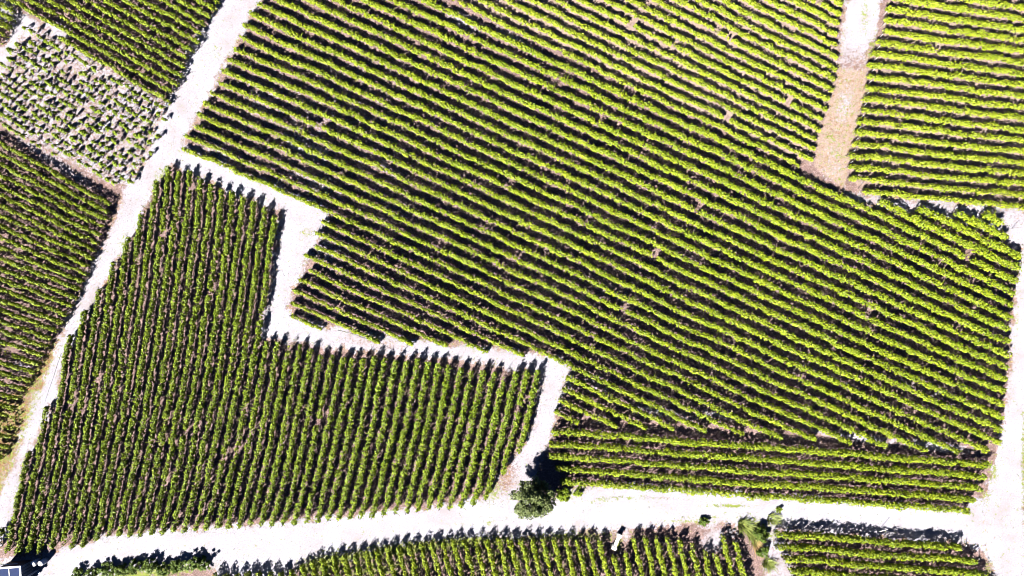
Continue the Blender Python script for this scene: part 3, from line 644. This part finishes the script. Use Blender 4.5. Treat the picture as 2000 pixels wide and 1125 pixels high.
for i, (x, y) in enumerate(((69, 1099), (83, 1098))):
    w = W((x, y), .9); e = tag(link('white_barrel', None, None, (w[0], w[1], 0), .5 + i), ('white barrel with brown cap, nearer the hut in the bottom left corner', 'brighter white barrel with brown cap, farther from the hut, by the track')[i], 'barrel', 'white barrels beside the hut')
    mb = MB(); mb.lathe((0, 0, 0), [(.34, 0), (.39, .05), (.41, .45), (.43, .5), (.41, .55), (.42, 1.2), (.40, 1.35), (.30, 1.46), (.10, 1.5)], 20); mb.build('drum', M_white, e, True)
    mb = MB(); mb.lathe((-.2, -.1, 1.40), [(.09, 0), (.10, .10), (.07, .13)], 12); mb.build('cap', M_rust, e, True)
w = W((76, 1118), .2); mb = MB(); mb.lathe((0, 0, 0), [(.10, 0), (.17, .1), (.19, .28), (.2, .3), (.15, .31)], 12)
o = mb.build('white_bucket', M_white, None, True); o.location = (w[0], w[1], 0); tag(o, 'small white bucket on the ground below the two barrels', 'bucket')

# ------------------------------------------------------------------ white stone bench at the row ends below the track
bx, by = W((1204.5, 1058), .75); ang = math.atan2(15, 6.5)
b = tag(link('stone_bench', None, None, (bx, by, 0), ang), 'white stone bench among the vines below the bottom track', 'bench')
mb = MB(); mb.box((0, 0, .80), (2.1, .50, .14), bev=.03); mb.build('seat', M_stonew, b)
for s in (-1, 1):
    mb = MB(); mb.box((s * .92, .0, .36), (.46, .62, .72), bev=.03); mb.box((s * 1.0, 0, .92), (.50, .74, .10), bev=.03); mb.build('end_block', M_stonew, b)

# ------------------------------------------------------------------ single posts, stakes, hoses, stones
def post(p, top, lean, label, mat=M_wood, r=.045, px=None):
    w = W(p); mb = MB(); mb.tube([(0, 0, -.15), (lean[0] * .5, lean[1] * .5, top * .5), (lean[0], lean[1], top)], [r, r * .95, r * .85], 8)
    o = mb.build('wooden_post', mat, None, True); o.location = (w[0], w[1], 0); tag(o, label, 'post', 'single posts and stakes')
post((1676, 368), 1.5, (0, 0), 'bare post at the left end of lowest row, top right field')
post((1976, 446), 1.4, (.05, 0), 'lone post on white ground at the tip of the central vineyard')
post((777, 700), 2.2, (0, 0), 'tall post on the stepped path above the lower left vineyard')
post((1712, 1040), 1.5, (.9, 1.0), 'pale leaning stake in the long shadow of the bottom right block', M_white)
post((1876, 1068), 1.2, (-.7, .5), 'pale stake at the right end of the bottom right block, upper one', M_white)
post((1887, 1068), 1.0, (-.6, .6), 'pale stake at the right end of the bottom right block, middle one', M_white)
post((1912, 1092), 1.2, (-.7, .5), 'pale stake at the right end of the bottom right block, lowest one', M_white)
post((142, 612), 1.6, (0, 0), 'post with a thick shadow on the left path, upper of two')
post((122, 632), 2.0, (0, 0), 'post with a thick shadow on the left path, lower of two')
for i in range(14):
    yy = 30 + i * 22.2; xx = 1728 - max(0, yy - 40) * .235
    post((xx - 3, yy), 1.55, (-.25, .0), 'thin end post of the top right field, %s down along the sandy path' % ORD[i], M_zinc, .03)
def hose(pts, label):
    g = [(*W(p), .02) for p in pts]; mb = MB(); mb.tube(g, [.022] * len(g), 6)
    o = mb.build('hose', M_rope, None, True); tag(o, label, 'hose', 'thin hoses on the paths')
hose([(120, 690), (112, 712), (104, 738), (96, 760), (88, 785)], 'thin dark hose lying on the white left path')
hose([(660, 645), (690, 652), (715, 662), (740, 668), (765, 682)], 'thin dark hose across the stepped chalk path')
rk = [(1428,1040),(1434,1036),(1440,1042),(1432,1048),(1438,1056),(1441,1064),(1424,1034)]
for i, p in enumerate(rk):
    w = W(p, .2); rr = rs.uniform(.22, .4); mb = MB()
    mb.lathe((0, 0, 0), [(rr * .8, -.05), (rr, rr * .25), (rr * .8, rr * .6), (rr * .35, rr * .8)], 9, rs.uniform(.8, 1.2), rs.uniform(.7, 1.1))
    mb.v = [(a * (1 + rs.uniform(-.12, .12)), b_ * (1 + rs.uniform(-.12, .12)), c + rs.uniform(-.03, .03)) for a, b_, c in mb.v]
    o = mb.build('boulder', M_rock); o.location = (w[0], w[1], 0); o.rotation_euler = (0, 0, rs.rand() * 6)
    tag(o, 'pale boulder beside the grass tufts right of the pale patch, %s from the top' % ORD[sorted(range(7), key=lambda q: rk[q][1]).index(i)], 'boulder', 'pale boulders below the track')
print('rows', counts, sum(counts.values()), 'bushes', nb)
